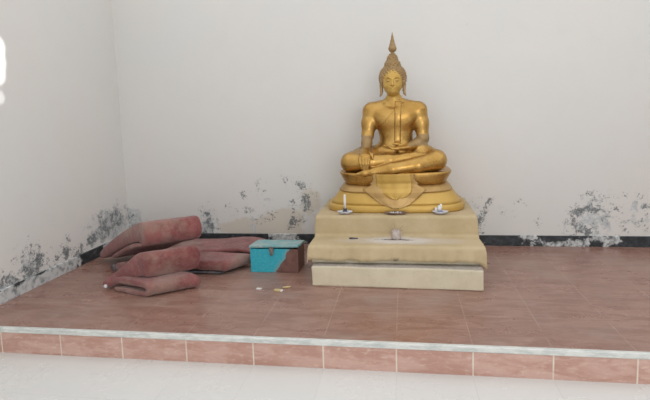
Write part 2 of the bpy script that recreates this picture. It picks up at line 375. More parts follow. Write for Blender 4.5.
# ------------------------------------------------------------------ signed distance modelling (for organic solids)
class Field:
    def __init__(s, lo, hi, h):
        s.lo = np.array(lo); s.h = h; s.n = np.ceil((np.array(hi)-s.lo)/h).astype(int)+1
        s.ax = [s.lo[i]+h*np.arange(s.n[i]) for i in range(3)]; s.D = np.full(tuple(s.n), .2, np.float32)
    def _box(s, lo, hi, pad=.07):
        a = np.clip(np.floor((np.array(lo)-pad-s.lo)/s.h).astype(int), 0, s.n); b = np.clip(np.ceil((np.array(hi)+pad-s.lo)/s.h).astype(int)+1, 0, s.n)
        return tuple(slice(i, j) for i, j in zip(a, b))
    def _pts(s, sl): return np.meshgrid(*[s.ax[i][sl[i]] for i in range(3)], indexing='ij')
    def comb(s, sl, d, k, sub=False):
        D = s.D[sl]
        if sub: D, d = -D, d
        if k > 0:
            hh = np.maximum(k-np.abs(D-d), 0)/k; r = np.minimum(D, d)-hh*hh*k*.25
        else: r = np.minimum(D, d)
        s.D[sl] = -r if sub else r
    def cone(s, a, b, ra, rb, k=.02, sub=False, flat=None):
        a = np.array(a, float); b = np.array(b, float); R_ = max(ra, rb)
        sl = s._box(np.minimum(a, b)-R_, np.maximum(a, b)+R_, pad=.01+k)
        X, Y, Z = s._pts(sl); ba = b-a; L2 = ba@ba
        t = np.clip(((X-a[0])*ba[0]+(Y-a[1])*ba[1]+(Z-a[2])*ba[2])/L2, 0, 1)
        dx, dy, dz = X-a[0]-t*ba[0], Y-a[1]-t*ba[1], Z-a[2]-t*ba[2]
        if flat: dx, dy, dz = dx*flat[0], dy*flat[1], dz*flat[2]
        s.comb(sl, np.sqrt(dx*dx+dy*dy+dz*dz)-(ra+(rb-ra)*t), k, sub)
    def chain(s, pts, rs, k=.02, **kw):
        for i in range(len(pts)-1): s.cone(pts[i], pts[i+1], rs[i], rs[i+1], k, **kw)
    def ell(s, c, r, k=.02, sub=False, ry=0):
        c = np.array(c, float); r = np.array(r, float)
        sl = s._box(c-max(r), c+max(r), pad=.01+k); X, Y, Z = s._pts(sl)
        x, y, z = X-c[0], Y-c[1], Z-c[2]
        if ry: ca, sa = math.cos(ry), math.sin(ry); x, z = x*ca-z*sa, x*sa+z*ca
        k0 = np.sqrt((x/r[0])**2+(y/r[1])**2+(z/r[2])**2); k1 = np.sqrt((x/r[0]**2)**2+(y/r[1]**2)**2+(z/r[2]**2)**2)+1e-9
        s.comb(sl, np.where(k0 < 1e-4, -min(r), k0*(k0-1)/k1), k, sub)
    def front_y(s, x, z, off=0.0):
        i = int(round((x-s.lo[0])/s.h)); k = int(round((z-s.lo[2])/s.h)); col = s.D[i, :, k]-off
        j = np.argmax(col < 0)
        if col[j] >= 0: return None
        d0, d1 = col[j-1], col[j]; return s.ax[1][j-1]+s.h*d0/(d0-d1)
    def mesh(s):
        D = s.D; n = D.shape; inside = D < 0
        P = np.zeros((n[0]-1, n[1]-1, n[2]-1, 3)); C = np.zeros((n[0]-1, n[1]-1, n[2]-1), np.int32)
        idx = [(0, 0), (0, 1), (1, 0), (1, 1)]
        for ax in range(3):
            o1, o2 = [i for i in range(3) if i != ax]
            for (p, q) in idx:
                sa = [None]*3; sb = [None]*3
                sa[ax] = slice(0, n[ax]-1); sb[ax] = slice(1, n[ax])
                sa[o1] = sb[o1] = slice(p, n[o1]-1+p); sa[o2] = sb[o2] = slice(q, n[o2]-1+q)
                A = D[tuple(sa)]; B = D[tuple(sb)]; cr = (A < 0) != (B < 0)
                t = np.where(cr, A/np.where(cr, A-B, 1), 0)
                off = [0, 0, 0]; off[o1] = p; off[o2] = q
                for k in range(3):
                    P[..., k] += np.where(cr, (t if k == ax else off[k]), 0)
                C += cr
        act = C > 0; ids = np.full(C.shape, -1, np.int64); ids[act] = np.arange(act.sum())
        I = np.argwhere(act); V = s.lo+(I+P[act]/C[act][:, None])*s.h
        F = []
        for ax in range(3):
            o1, o2 = [(1, 2), (2, 0), (0, 1)][ax]
            sa = [slice(1, n[i]-1) for i in range(3)]; sb = list(sa); sa[ax] = slice(0, n[ax]-1); sb[ax] = slice(1, n[ax])
            A = inside[tuple(sa)]; B = inside[tuple(sb)]; cr = np.argwhere(A != B)
            if not len(cr): continue
            base = cr.copy()
            for i in range(3):
                if i != ax: base[:, i] += 1
            def g(d1, d2):
                q = base.copy(); q[:, o1] -= d1; q[:, o2] -= d2; return ids[q[:, 0], q[:, 1], q[:, 2]]
            quad = np.stack([g(1, 1), g(0, 1), g(0, 0), g(1, 0)], 1)
            fl = ~A[tuple(cr.T)]
            quad[fl] = quad[fl][:, ::-1]; F.append(quad)
        F = np.concatenate(F); F = F[(F >= 0).all(1)]
        return V, F
    def obj(s, name, mat, parent):
        V, F = s.mesh(); me = bpy.data.meshes.new(name)
        me.vertices.add(len(V)); me.vertices.foreach_set('co', V.astype(np.float32).ravel())
        me.loops.add(F.size); me.loops.foreach_set('vertex_index', F.ravel().astype(np.int32))
        me.polygons.add(len(F)); me.polygons.foreach_set('loop_start', np.arange(0, F.size, 4, dtype=np.int32))
        me.update(calc_edges=True); me.validate()
        return link(name, me, mat, parent, True, True)

# ------------------------------------------------------------------ golden statue
g_body = gold_mat('burnished_gold_paint', (.44, .25, .065), (.53, .325, .098), .82, .31)
g_bright = gold_mat('bright_gold_paint', (.52, .325, .075), (.58, .375, .10), .38, .42, 4)
g_ped = gold_mat('weathered_gold_paint', (.43, .265, .095), (.49, .32, .125), .45, .42)
g_dull = gold_mat('dull_bronze_gold', (.31, .20, .085), (.38, .255, .12), .45, .45)
STX, STY, PZ = -.083, 4.15, .4455
statue = empty('seated_buddha_statue', (STX, STY, PZ), 'large golden seated Buddha statue, one hand over the knee, on the cloth covered plinth', 'statue')
F = Field((-.60, 3.77, .70), (.42, 4.42, 1.60), .0036)
# torso
F.ell((-.078, 4.20, .87), (.185, .14, .12), 0)
F.ell((-.068, 4.195, .985), (.137, .098, .12), .05)
F.ell((-.068, 4.175, .94), (.105, .095, .07), .04)
F.ell((-.075, 4.19, 1.13), (.158, .108, .15), .05)
F.ell((-.078, 4.185, 1.20), (.185, .10, .10), .04)
F.cone((-.262, 4.195, 1.238), (.104, 4.195, 1.234), .072, .072, .05)
F.ell((-.15, 4.118, 1.185), (.075, .030, .060), .06); F.ell((.0, 4.118, 1.185), (.075, .030, .060), .06)   # chest
F.cone((-.083, 4.195, 1.302), (-.20, 4.195, 1.266), .050, .048, .06); F.cone((-.083, 4.195, 1.302), (.04, 4.195, 1.264), .050, .048, .06)
F.cone((-.083, 4.185, 1.28), (-.088, 4.16, 1.42), .062, .050, .03)
F.cone((-.133, 4.155, 1.352), (-.037, 4.155, 1.352), .012, .012, .02)     # neck crease roll
# arms
F.chain([(-.272, 4.19, 1.238), (-.293, 4.165, 1.14), (-.303, 4.14, 1.045)], [.073, .060, .051], .03)
F.chain([(-.306, 4.14, 1.045), (-.309, 4.08, .985), (-.312, 4.01, .925)], [.047, .043, .032], .02)
F.chain([(.116, 4.19, 1.235), (.138, 4.18, 1.13), (.150, 4.165, 1.01)], [.072, .058, .048], .03)
F.chain([(.150, 4.165, 1.005), (.10, 4.09, .965), (.02, 4.02, .945)], [.049, .043, .030], .02)
# legs
F.chain([(-.19, 4.22, .845), (-.33, 4.12, .845), (-.437, 4.02, .83)], [.115, .10, .085], .04)
F.chain([(.03, 4.22, .845), (.15, 4.12, .85), (.245, 4.02, .84)], [.115, .10, .085], .04)
F.ell((-.09, 4.06, .82), (.22, .15, .075), .05)
F.chain([(.245, 4.0, .835), (.10, 3.925, .81), (-.10, 3.885, .785), (-.25, 3.878, .765)], [.082, .064, .052, .036], .018)
F.chain([(-.25, 3.878, .765), (-.32, 3.872, .755), (-.378, 3.875, .748)], [.034, .026, .012], .015)
F.chain([(-.437, 4.0, .83), (-.28, 3.955, .835), (-.12, 3.955, .85), (.0, 3.965, .865)], [.080, .064, .052, .040], .015)
F.chain([(.0, 3.965, .868), (.08, 3.962, .88), (.15, 3.97, .885)], [.036, .031, .020], .012)
for i in range(5): F.cone((.14, 3.948+i*.011, .888-.002*i), (.166-.004*abs(i-1), 3.945+i*.011, .886-.004*i), .009, .0075, .004)
# hand on the knee (palm + five separate fingers reaching down the shin)
F.chain([(-.312, 4.01, .925), (-.314, 3.965, .912)], [.032, .034], .012, flat=(.8, 1, 1.1))
F.cone((-.314, 3.955, .912), (-.314, 3.892, .885), .046, .048, .012, flat=(1, 1.6, 1.6))
for i, (dx, ln, r0) in enumerate([(-.035, .84, .0115), (-.012, .97, .0125), (.012, 1.0, .0125), (.034, .90, .0115)]):
    x = -.314+dx
    F.chain([(x, 3.893, .890), (x+dx*.06, 3.864, .868), (x-dx*.05, 3.854, .868-.038*ln), (x-dx*.35, 3.860, .868-.085*ln)], [r0+.002, r0+.001, r0, r0-.003], .002)
F.chain([(-.278, 3.95, .915), (-.257, 3.915, .900), (-.252, 3.89, .870)], [.015, .013, .009], .004)
# hand in the lap, palm up
F.cone((.015, 4.01, .945), (-.055, 3.965, .942), .032, .034, .012, flat=(1, .8, 1.7))
for i, (dy, ln, r0) in enumerate([(.026, .85, .010), (.009, 1.0, .0105), (-.009, .97, .0105), (-.027, .82, .0095)]):
    F.chain([(-.06, 3.96+dy, .940), (-.10, 3.958+dy*.95, .944), (-.13*ln-.008, 3.958+dy*.8, .952), (-.165*ln-.005, 3.962+dy*.6, .968)], [r0+.001, r0, r0-.001, r0-.003], .003)
F.chain([(-.02, 3.99, .958), (-.055, 4.0, .972), (-.09, 3.995, .976)], [.013, .011, .008], .004)
# head
HX = -.090
F.ell((HX, 4.145, 1.50), (.090, .10, .105), .02)
F.ell((HX, 4.112, 1.465), (.079, .084, .103), .02)
F.ell((HX, 4.080, 1.398), (.036, .048, .032), .025)
for sg in (-1, 1):
    F.ell((HX+sg*.040, 4.078, 1.440), (.026, .03, .026), .02)      # cheeks
    F.chain([(HX+sg*.012, 4.034, 1.497), (HX+sg*.030, 4.034, 1.507), (HX+sg*.052, 4.052, 1.496)], [.0075, .0075, .005], .007)   # brows
    F.ell((HX+sg*.031, 4.046, 1.480), (.018, .012, .010), .004)    # lids
    F.ell((HX+sg*.092, 4.128, 1.475), (.014, .028, .045), .008)    # ear
    F.chain([(HX+sg*.094, 4.125, 1.450), (HX+sg*.091, 4.118, 1.405), (HX+sg*.094, 4.114, 1.380), (HX+sg*.103, 4.112, 1.362)], [.014, .012, .010, .006], .006)
F.chain([(HX, 4.034, 1.497), (HX, 4.022, 1.47), (HX, 4.013, 1.449)], [.006, .008, .0105], .006)
for sg in (-1, 1): F.ell((HX+sg*.010, 4.024, 1.445), (.008, .008, .006), .004)
F.chain([(HX-.033, 4.046, 1.433), (HX-.016, 4.035, 1.4235), (HX, 4.032, 1.4215), (HX+.016, 4.035, 1.4235), (HX+.033, 4.046, 1.433)], [.005, .0065, .0065, .0065, .005], .003)
F.chain([(HX-.022, 4.040, 1.4165), (HX, 4.033, 1.411), (HX+.022, 4.040, 1.4165)], [.004, .007, .004], .003)
F.chain([(HX-.036, 4.041, 1.4285), (HX-.016, 4.028, 1.4175), (HX, 4.025, 1.4165), (HX+.016, 4.028, 1.4175), (HX+.036, 4.041, 1.4285)], [.0022]*5, .001, sub=True)
body = F.obj('body', g_body, statue)
# bright face and throat paint: same mesh, second material on face polygons
body.data.materials.append(g_bright)
me = body.data
cen = np.zeros(len(me.polygons)*3, np.float32); me.polygons.foreach_get('center', cen); cen = cen.reshape(-1, 3)+np.array([STX, STY, PZ])
mi = ((cen[:, 2] > 1.335) & (np.abs(cen[:, 0]-HX) < .076) & (cen[:, 1] < 4.16)).astype(np.int32)
body.data.materials.append(g_dull); mi[(cen[:, 2] > 1.352) & (np.abs(cen[:, 0]-HX) >= .076)] = 2
fx_ = (cen[:, 0] < -.255) & (cen[:, 1] > 3.99) & (cen[:, 2] > .90) & (cen[:, 2] < 1.045) & (cen[:, 1] > 3.99+(.92-cen[:, 2])*3)
fl_ = (cen[:, 0] > .03) & (cen[:, 2] < 1.045) & (cen[:, 2] > .955) & (cen[:, 0] > .03+(cen[:, 2]-.985)*1.4)
mi[fx_ | fl_] = 2
me.polygons.foreach_set('material_index', mi)
# eyes
for sg in (-1, 1):
    bm = bmesh.new(); x = HX+sg*.031
    add_tube(bm, [(x-.015, 4.0385, 1.479), (x-.006, 4.0335, 1.4755), (x+.006, 4.0335, 1.4755), (x+.015, 4.0385, 1.479)], [.0012, .003, .003, .0012], 8)
    e = from_bm('eye', bm, simple('eye_paint', (.10, .06, .03), (.16, .10, .05), 50), body, smooth=True); e['label'] = 'dark half closed eye'
# sash strip down the chest
def strip(name, cl_, hw, off, mat, parent, nz=60):
    """cl_: list of (x, z) centre line, half-width hw; laid on the body's front"""
    bm = bmesh.new(); rows = []
    for i in range(nz+1):
        t = i/nz*(len(cl_)-1); k = min(int(t), len(cl_)-2); f = t-k
        x = cl_[k][0]*(1-f)+cl_[k+1][0]*f; z = cl_[k][1]*(1-f)+cl_[k+1][1]*f
        row = []
        for u in (-1, -.6, 0, .6, 1):
            y = F.front_y(x+u*hw, z)
            row.append(Vector((x+u*hw, (y if y else 4.2)-(off if abs(u) < 1 else -.001), z)))
        rows.append(row)
    for _ in range(2):
        for i in range(1, nz):
            for j in range(5): rows[i][j].y = (rows[i-1][j].y+rows[i][j].y+rows[i+1][j].y)/3
    R_ = [[bm.verts.new(v) for v in r] for r in rows]
    for a, b in zip(R_, R_[1:]):
        for j in range(4): bm.faces.new((a[j], a[j+1], b[j+1], b[j]))
    o = from_bm(name, bm, mat, parent, smooth=True)
    md = o.modifiers.new('t', 'SOLIDIFY'); md.thickness = .004; md.offset = 0
    return o
strip('sash', [(-.048, 1.315), (-.052, 1.20), (-.056, 1.08), (-.058, .972)], .026, .0022, g_body, body)
def hem_line(name, pts, r):
    bm = bmesh.new(); P = []
    for a, b in zip(pts, pts[1:]):
        for i in range(10): P.append((a[0]+(b[0]-a[0])*i/10, a[1]+(b[1]-a[1])*i/10))
    P.append(pts[-1]); Q = []
    for x, z in P:
        y = F.front_y(x, z)
        Q.append([x, y if y else 4.19, z])
    for _ in range(2):
        for i in range(1, len(Q)-1): Q[i][1] = (Q[i-1][1]+Q[i][1]+Q[i+1][1])/3
    add_tube(bm, Q, r, 6); from_bm(name, bm, g_body, body, smooth=True)
hem_line('robe_hem', [(.0, 1.31), (-.06, 1.27), (-.12, 1.20), (-.17, 1.145), (-.215, 1.13)], .004)
# hair of small curls
H = Field((-.24, 3.98, 1.38), (.06, 4.30, 1.73), .0042)
H.ell((HX, 4.160, 1.508), (.108, .108, .112), 0)
H.ell((HX, 4.15, 1.612), (.062, .066, .045), .02)
H.ell((HX, 4.15, 1.655), (.042, .044, .045), .012)
# cut the face out
H.ell((HX-.020, 4.03, 1.452), (.066, .10, .103), .004, sub=True); H.ell((HX+.020, 4.03, 1.452), (.066, .10, .103), .004, sub=True)
H.ell((HX, 4.05, 1.38), (.12, .30, .052), .006, sub=True)
base = H.D.copy()
ga = math.pi*(3-math.sqrt(5))
def curls(c, r, n, zmin, rad):
    for i in range(n):
        zz = 1-2*(i+.5)/n
        if zz < zmin: continue
        q = math.sqrt(1-zz*zz); a = i*ga
        p = (c[0]+r[0]*q*math.cos(a), c[1]+r[1]*q*math.sin(a), c[2]+r[2]*zz)
        ii = [int(round((p[k]-H.lo[k])/H.h)) for k in range(3)]
        if not all(0 <= ii[k] < H.n[k] for k in range(3)) or abs(base[tuple(ii)]) > .012: continue
        q_ = [p[k]+(p[k]-c[k])/max(r)*.006 for k in range(3)]; H.cone(p, q_, rad*.95, rad*.45, .002)
curls((HX, 4.160, 1.508), (.108, .108, .112), 330, -.55, .0108)
curls((HX, 4.15, 1.612), (.062, .066, .045), 110, -.2, .0100)
curls((HX, 4.15, 1.655), (.042, .044, .045), 70, -.4, .0090)
hair = H.obj('hair', g_dull, statue); hair['label'] = 'dull bronze coloured curled hair with a topknot'
# flame finial
bm = bmesh.new()
add_lathe(bm, (HX+.002, 4.15, 0), [(.012, 1.690), (.022, 1.697), (.024, 1.702), (.013, 1.708), (.012, 1.712), (.022, 1.720), (.029, 1.733), (.031, 1.745), (.028, 1.757), (.022, 1.767), (.024, 1.772), (.018, 1.785), (.0155, 1.795), (.017, 1.800), (.012, 1.815), (.009, 1.828), (.010, 1.832), (.006, 1.85), (.003, 1.866), (.0005, 1.878)], 32, .10, 8)
from_bm('flame_finial', bm, g_dull, statue, smooth=True)
# pedestal
def pedestal_part(name, prof, mat, yc=4.165, n=120, e=3.6, cap=True):
    bm = bmesh.new(); rings = []
    for hw, hd, z in prof:
        ring = []
        for i in range(n):
            a = 2*math.pi*i/n; c, s_ = math.cos(a), math.sin(a)
            ring.append(bm.verts.new((STX+hw*math.copysign(abs(c)**(2/e), c), yc+hd*math.copysign(abs(s_)**(2/e), s_), z)))
        rings.append(ring)
    for a, b in zip(rings, rings[1:]):
        for i in range(n): bm.faces.new((a[i], a[(i+1) % n], b[(i+1) % n], b[i]))
    bm.faces.new(rings[0][::-1]); bm.faces.new(rings[-1])
    return from_bm(name, bm, mat, ped, smooth=True)
ped = empty('pedestal', (0, 0, 0), None, None); ped.parent = statue
ped.location = (0, 0, 0)
pedestal_part('foot_moulding', [(.550, .335, .4455), (.556, .338, .455), (.556, .338, .488), (.548, .333, .498), (.535, .325, .503)], g_bright)
pedestal_part('sloping_base', [(.537, .326, .500), (.515, .318, .525), (.490, .306, .560), (.470, .298, .585), (.462, .294, .600)], g_bright)
pedestal_part('upper_slope', [(.452, .300, .598), (.462, .306, .604), (.458, .304, .612), (.444, .296, .630), (.430, .286, .645), (.40, .266, .656)], g_ped)
pedestal_part('seat_rim', [(.385, .258, .650), (.402, .276, .656), (.418, .294, .672), (.430, .302, .695), (.444, .306, .722), (.456, .310, .742), (.454, .309, .750), (.440, .300, .756), (.40, .27, .752)], g_body)
# hanging cloth panel on the pedestal's front
def shield(name, outline, y_off, mat, steps=60, thick=.008):
    z_top = outline[0][0]; z_bot = outline[-1][0]
    vs = []; fs = []; NXs = 24; cx = -.092
    def front(z):
        P = [(.4455, .338), (.488, .338), (.503, .325), (.525, .318), (.560, .308), (.604, .308), (.645, .292), (.672, .296), (.70, .304), (.745, .311), (.76, .311)]
        for (z0, d0), (z1, d1) in zip(P, P[1:]):
            if z <= z1: return 4.165-(d0+(d1-d0)*(z-z0)/(z1-z0))
        return 4.165-.311
    for i in range(steps+1):
        z = z_top+(z_bot-z_top)*i/steps; t = (z_top-z)/(z_top-z_bot)
        hw = float(np.interp(z, [q[0] for q in outline][::-1], [q[1] for q in outline][::-1]))
        for j in range(NXs+1):
            u = -1+2*j/NXs
            vs.append((cx+u*hw+.018*t, min(front(z), 3.868) - y_off - .010*(1-u*u)-.002*math.sin(u*9), z))
    w = NXs+1
    for i in range(steps):
        for j in range(NXs): fs.append((i*w+j, i*w+j+1, (i+1)*w+j+1, (i+1)*w+j))
    o = from_py(name, vs, fs, mat, ped, smooth=True)
    md = o.modifiers.new('t', 'SOLIDIFY'); md.thickness = thick; md.offset = 0
    return o
shield('drape_border', [(.750, .165), (.705, .162), (.690, .172), (.672, .192), (.664, .180), (.652, .196), (.632, .240), (.622, .246), (.605, .222), (.585, .205), (.578, .196), (.56, .178), (.552, .164), (.53, .138), (.51, .108), (.497, .075), (.488, .042), (.483, .006)], .006, g_ped)
shield('drape_panel', [(.750, .135), (.70, .136), (.66, .138), (.63, .134), (.605, .124), (.585, .106), (.568, .078), (.557, .045), (.551, .008)], .013, g_bright)
# ------------------------------------------------------------------ small altar things
white_gl = simple('glazed_white', (.60, .61, .66), (.70, .71, .74), 30, .25)
blue_gl = simple('blue_glaze', (.06, .08, .22), (.12, .15, .35), 60, .3)
wax = simple('white_wax', (.72, .71, .68), (.78, .77, .74), 30, .4, Subsurface_Weight=.1)
soot = simple('dark_soot', (.035, .035, .05), (.09, .09, .12), 40, .6)
ZT = .4475
def saucer(x, y, label):
    o = empty('saucer', (x, y, ZT), label, 'saucer', 'boat shaped saucers on the top step')
    bm = bmesh.new(); add_lathe(bm, (x, y, ZT), [(.028, 0), (.040, .002), (.058, .016), (.062, .022), (.058, .0225), (.040, .008), (.001, .006)], 40, sy=.62)
    from_bm('dish', bm, white_gl, o, smooth=True)
    bm = bmesh.new(); add_lathe(bm, (x, y, ZT), [(.0505, .0115), (.0525, .0112), (.0565, .0145), (.0555, .0165)], 40, sy=.62, cap=False)
    from_bm('blue_rim_band', bm, blue_gl, o, smooth=True)
    return o
s1 = saucer(-.470, 3.795, 'small white and blue saucer left of the statue base, holding the upright candle')
bm = bmesh.new(); add_lathe(bm, (-.470, 3.795, ZT), [(.030, .006), (.030, .014), (.018, .020), (.013, .032), (.016, .042), (.012, .044)], 24)
from_bm('candle_cup', bm, soot, s1, smooth=True)
bm = bmesh.new(); add_lathe(bm, (-.470, 3.795, ZT), [(.0095, .0445), (.0098, .10), (.0090, .145), (.0095, .150), (.005, .153), (.001, .153)], 16)
cd = from_bm('candle', bm, wax, smooth=True); origin_to(cd, (-.470, 3.795, ZT+.0445))
props(cd, 'white candle standing upright in the left saucer', 'candle')
s2 = saucer(.262, 3.795, 'small white and blue saucer right of the statue base, holding a broken candle stub')
bm = bmesh.new(); add_lathe(bm, (.262, 3.795, ZT), [(.028, .006), (.026, .016), (.016, .022), (.012, .026)], 24)
from_bm('candle_cup', bm, blue_gl, s2, smooth=True)
bm = bmesh.new(); add_lathe(bm, (.255, 3.795, ZT), [(.017, .0265), (.016, .045), (.012, .06), (.008, .066)], 14)
for (dx, dz, hx, hz) in ((-.026, .028, .009, .020), (.012, .045, .008, .032)):
    add_box(bm, .255+dx-hx, .255+dx+hx, 3.787, 3.803, ZT+dz-.001, ZT+dz+hz, .003, 2)
cs = from_bm('candle_stub', bm, wax, smooth=True); origin_to(cs, (.255, 3.795, ZT+.0265))
props(cs, 'broken melted white candle stub in the right saucer', 'candle')
dish = empty('offering_dish', (-.075, 3.792, ZT), 'flat dark dish with bits of white wax at the centre foot of the statue', 'dish')
bm = bmesh.new(); add_lathe(bm, (-.075, 3.792, ZT), [(.05, 0), (.075, .003), (.088, .013), (.085, .0135), (.07, .006), (.001, .005)], 40, sy=.4)
from_bm('plate', bm, simple('brown_dish', (.14, .08, .07), (.25, .16, .13), 30, .4), dish, smooth=True)
bm = bmesh.new()
for k in range(7):
    x = -.115+.013*k+rnd.uniform(-.004, .004); h_ = rnd.uniform(.006, .012)
    add_box(bm, x-.005, x+.005, 3.786+rnd.uniform(-.01, .01), 3.798, ZT+.006, ZT+.008+h_, .002, 1)
from_bm('wax_crumbs', bm, wax, dish, smooth=True)
# incense pot on the middle step: stump of ash and burnt sticks
ZM = .2815
ash = simple('pale_ash', (.40, .33, .30), (.52, .46, .42), 40, .9, bump=.5)
pot = empty('incense_pot', (-.072, 3.665, ZM), 'squat ash grey incense pot with burnt sticks on the stained middle step', 'incense pot')
bm = bmesh.new(); add_lathe(bm, (-.072, 3.665, ZM), [(.030, 0), (.037, .006), (.038, .03), (.034, .055), (.030, .068), (.026, .070), (.023, .060), (.001, .058)], 28)
for v in bm.verts: v.co += Vector(mnoise.noise_vector(v.co*40))*.003*(1 if v.co.z > ZM+.004 else 0)
from_bm('pot_body', bm, ash, pot, smooth=True)
for k, (a, ln, lean) in enumerate([(.3, .085, .5), (1.9, .10, .45), (2.9, .08, .6), (-.6, .07, .75), (3.8, .09, .35)]):
    bm = bmesh.new(); p0 = Vector((-.072+.012*math.cos(a), 3.665+.012*math.sin(a), ZM+.045))
    p1 = p0+Vector((math.cos(a)*lean*ln, math.sin(a)*lean*ln, ln*math.sqrt(1-lean*lean)*.75)); add_tube(bm, [p0, (p0+p1)/2+Vector((0, 0, .004)), p1], [.0011, .0010, .0007], 6)
    from_bm('incense_stick', bm, simple('stick_brown', (.16, .10, .08), (.28, .2, .16), 60, .8), pot)
def chip(name, x, y, z, pts, h_, mat, label, cat, rz=0, group=None):
    bm = bmesh.new()
    lo = [bm.verts.new((px, py, 0)) for px, py in pts]; hi = [bm.verts.new((px*.9, py*.9, h_*(1+.3*math.sin(i*2.1)))) for i, (px, py) in enumerate(pts)]
    bm.faces.new(lo[::-1]); bm.faces.new(hi)
    for i in range(len(pts)): bm.faces.new((lo[i], lo[(i+1) % len(pts)], hi[(i+1) % len(pts)], hi[i]))
    o = from_bm(name, bm, mat); o.location = (x, y, z); o.rotation_euler.z = rz
    return props(o, label, cat, group)
chip('charred_fragment', -.395, 3.66, ZM, [(-.036, .006), (-.022, -.010), (-.002, -.012), (.016, -.005), (.036, -.002), (.026, .008), (0, .012), (-.016, .009)], .008, soot, 'small charred black fragment on the left of the cloth covered middle step', 'fragment')

# ------------------------------------------------------------------ blue offertory box
bx0, bx1, by0, by1, bh = -1.222, -.835, 3.675, 3.915, .190
box = empty('offering_box', ((bx0+bx1)/2, (by0+by1)/2, 0), 'turquoise metal offering box with rusty peeled corner, on the platform beside the plinth', 'box')
s = NT('peeled_turquoise_paint'); o = s.xyz()
n = s.noise(14, 5, .6); n2 = s.noise(50, 5, .6)
# peeled region: right of a ragged diagonal (object space, origin at the box centre bottom)
line = s.math('ADD', s.math('SUBTRACT', o[0], s.math('MULTIPLY', o[2], .62)), s.math('MULTIPLY', s.math('SUBTRACT', n, .5), .09))
pz = s.step(line, .010, .018)
rust = s.mix(s.step(n, .35, .65), (.12, .055, .045), (.19, .095, .075))
blue = s.mix(s.step(n2, .4, .75), (.022, .36, .46), (.06, .45, .54))
blue = s.mix(s.step(s.noise(22, 5, .7, v=s.map(loc=(5, 0, 0))), .62, .72, 0, .7), blue, (.22, .24, .22))
edge = s.math('MULTIPLY', s.step(line, -.03, .006), s.step(line, .014, .012, 0, 1))
col = s.mix(pz, s.mix(s.math('MULTIPLY', edge, .5), blue, (.25, .30, .30)), rust)
peel_m = s.out(col, .45)
bm = bmesh.new()
t = .006
add_box(bm, bx0, bx1, by0, by0+t, 0, bh, .002, 1)
add_box(bm, bx0, bx1, by1-t, by1, 0, bh, .002, 1)
add_box(bm, bx0, bx0+t, by0+t, by1-t, 0, bh, .001, 1)
add_box(bm, bx1-t, bx1, by0+t, by1-t, 0, bh, .001, 1)
add_box(bm, bx0+t, bx1-t, by0+t, by1-t, .001, .006)
from_bm('box_body', bm, peel_m, box)
s = NT('dusty_teal_lid'); n = s.noise(12, 5, .65); n2 = s.noise(50, 4)
lid_m = s.out(s.mix(s.step(n, .35, .6), (.13, .38, .42), s.mix(s.step(n2, .4, .6), (.29, .40, .39), (.38, .47, .45))), .5)
bm = bmesh.new()
add_box(bm, bx0-.006, bx1+.006, by0-.008, by1+.006, bh+.016, bh+.022, .002, 1)
add_box(bm, bx0-.006, bx1+.006, by0-.008, by0-.004, bh+.006, bh+.018, .001, 1)
add_box(bm, bx0-.006, bx0-.002, by0-.004, by1+.004, bh+.004, bh+.018, .001, 1)
add_box(bm, bx1+.002, bx1+.006, by0-.004, by1+.004, bh+.004, bh+.018, .001, 1)
for v in bm.verts:   # sagging hinge side, propped front
    f_ = (by1-v.co.y)/(by1-by0); v.co.z += -.012*(1-f_)+(.004+.006*((v.co.x-bx0)/(bx1-bx0)))*f_
from_bm('lid', bm, lid_m, box)
steel = simple('rusty_steel', (.13, .11, .10), (.28, .25, .22), 50, .5, .5)
bm = bmesh.new(); hx = -1.045
add_box(bm, hx-.018, hx+.018, by0-.013, by0-.008, bh-.022, bh+.020, .002, 1)
add_box(bm, hx-.013, hx+.013, by0-.011, by0-.001, bh-.048, bh-.020, .003, 1)
add_tube(bm, [(hx-.008, by0-.012, bh-.03), (hx-.008, by0-.018, bh-.04), (hx, by0-.020, bh-.052), (hx+.008, by0-.018, bh-.04), (hx+.008, by0-.012, bh-.03)], .003, 8)
hs = from_bm('hasp', bm, steel, box); hs['label'] = 'rusted steel hasp'
bm = bmesh.new()
bm.free()
for x in (bx0+.08, bx1-.08):
    bm = bmesh.new(); add_tube(bm, [(x-.025, by1+.006, bh+.001), (x+.025, by1+.006, bh+.001)], .005, 8); from_bm('hinge', bm, steel, box)

# ------------------------------------------------------------------ litter on the platform
tin = simple('yellow_wrapper', (.52, .40, .18), (.60, .50, .26), 60, .5)
paper = simple('white_paper', (.70, .70, .70), (.78, .78, .78), 60, .6)
o = chip('paper_scrap', -1.047, 3.306, .0005, [(-.020, -.008), (.018, -.010), (.021, .006), (-.016, .010)], .007, paper, 'small white paper scrap on the red tiles, leftmost of the litter', 'scrap', .1)
mb_ = empty('matchbox', (-.895, 3.272, 0), 'little yellow matchbox with white end on the tiles in front of the box', 'matchbox', rz=-.25)
bm = bmesh.new(); add_box(bm, -.030, .022, -.014, .014, .0005, .014, .002, 1); from_bm('sleeve', bm, tin, mb_, world=False)
bm = bmesh.new(); add_box(bm, .0205, .032, -.012, .012, .002, .0125, .001, 1); from_bm('tray', bm, paper, mb_, world=False)
bm = bmesh.new(); add_lathe(bm, (0, 0, 0), [(.003, -.028), (.0065, -.026), (.0065, .026), (.003, .028)], 12)
bm.transform(Matrix.Rotation(math.pi/2, 4, 'Y'))
o = from_bm('candle_end', bm, tin, smooth=True); o.location = (-.850, 3.338, .0075); o.rotation_euler.z = .35
props(o, 'yellow candle end lying on the tiles right behind the matchbox', 'candle')

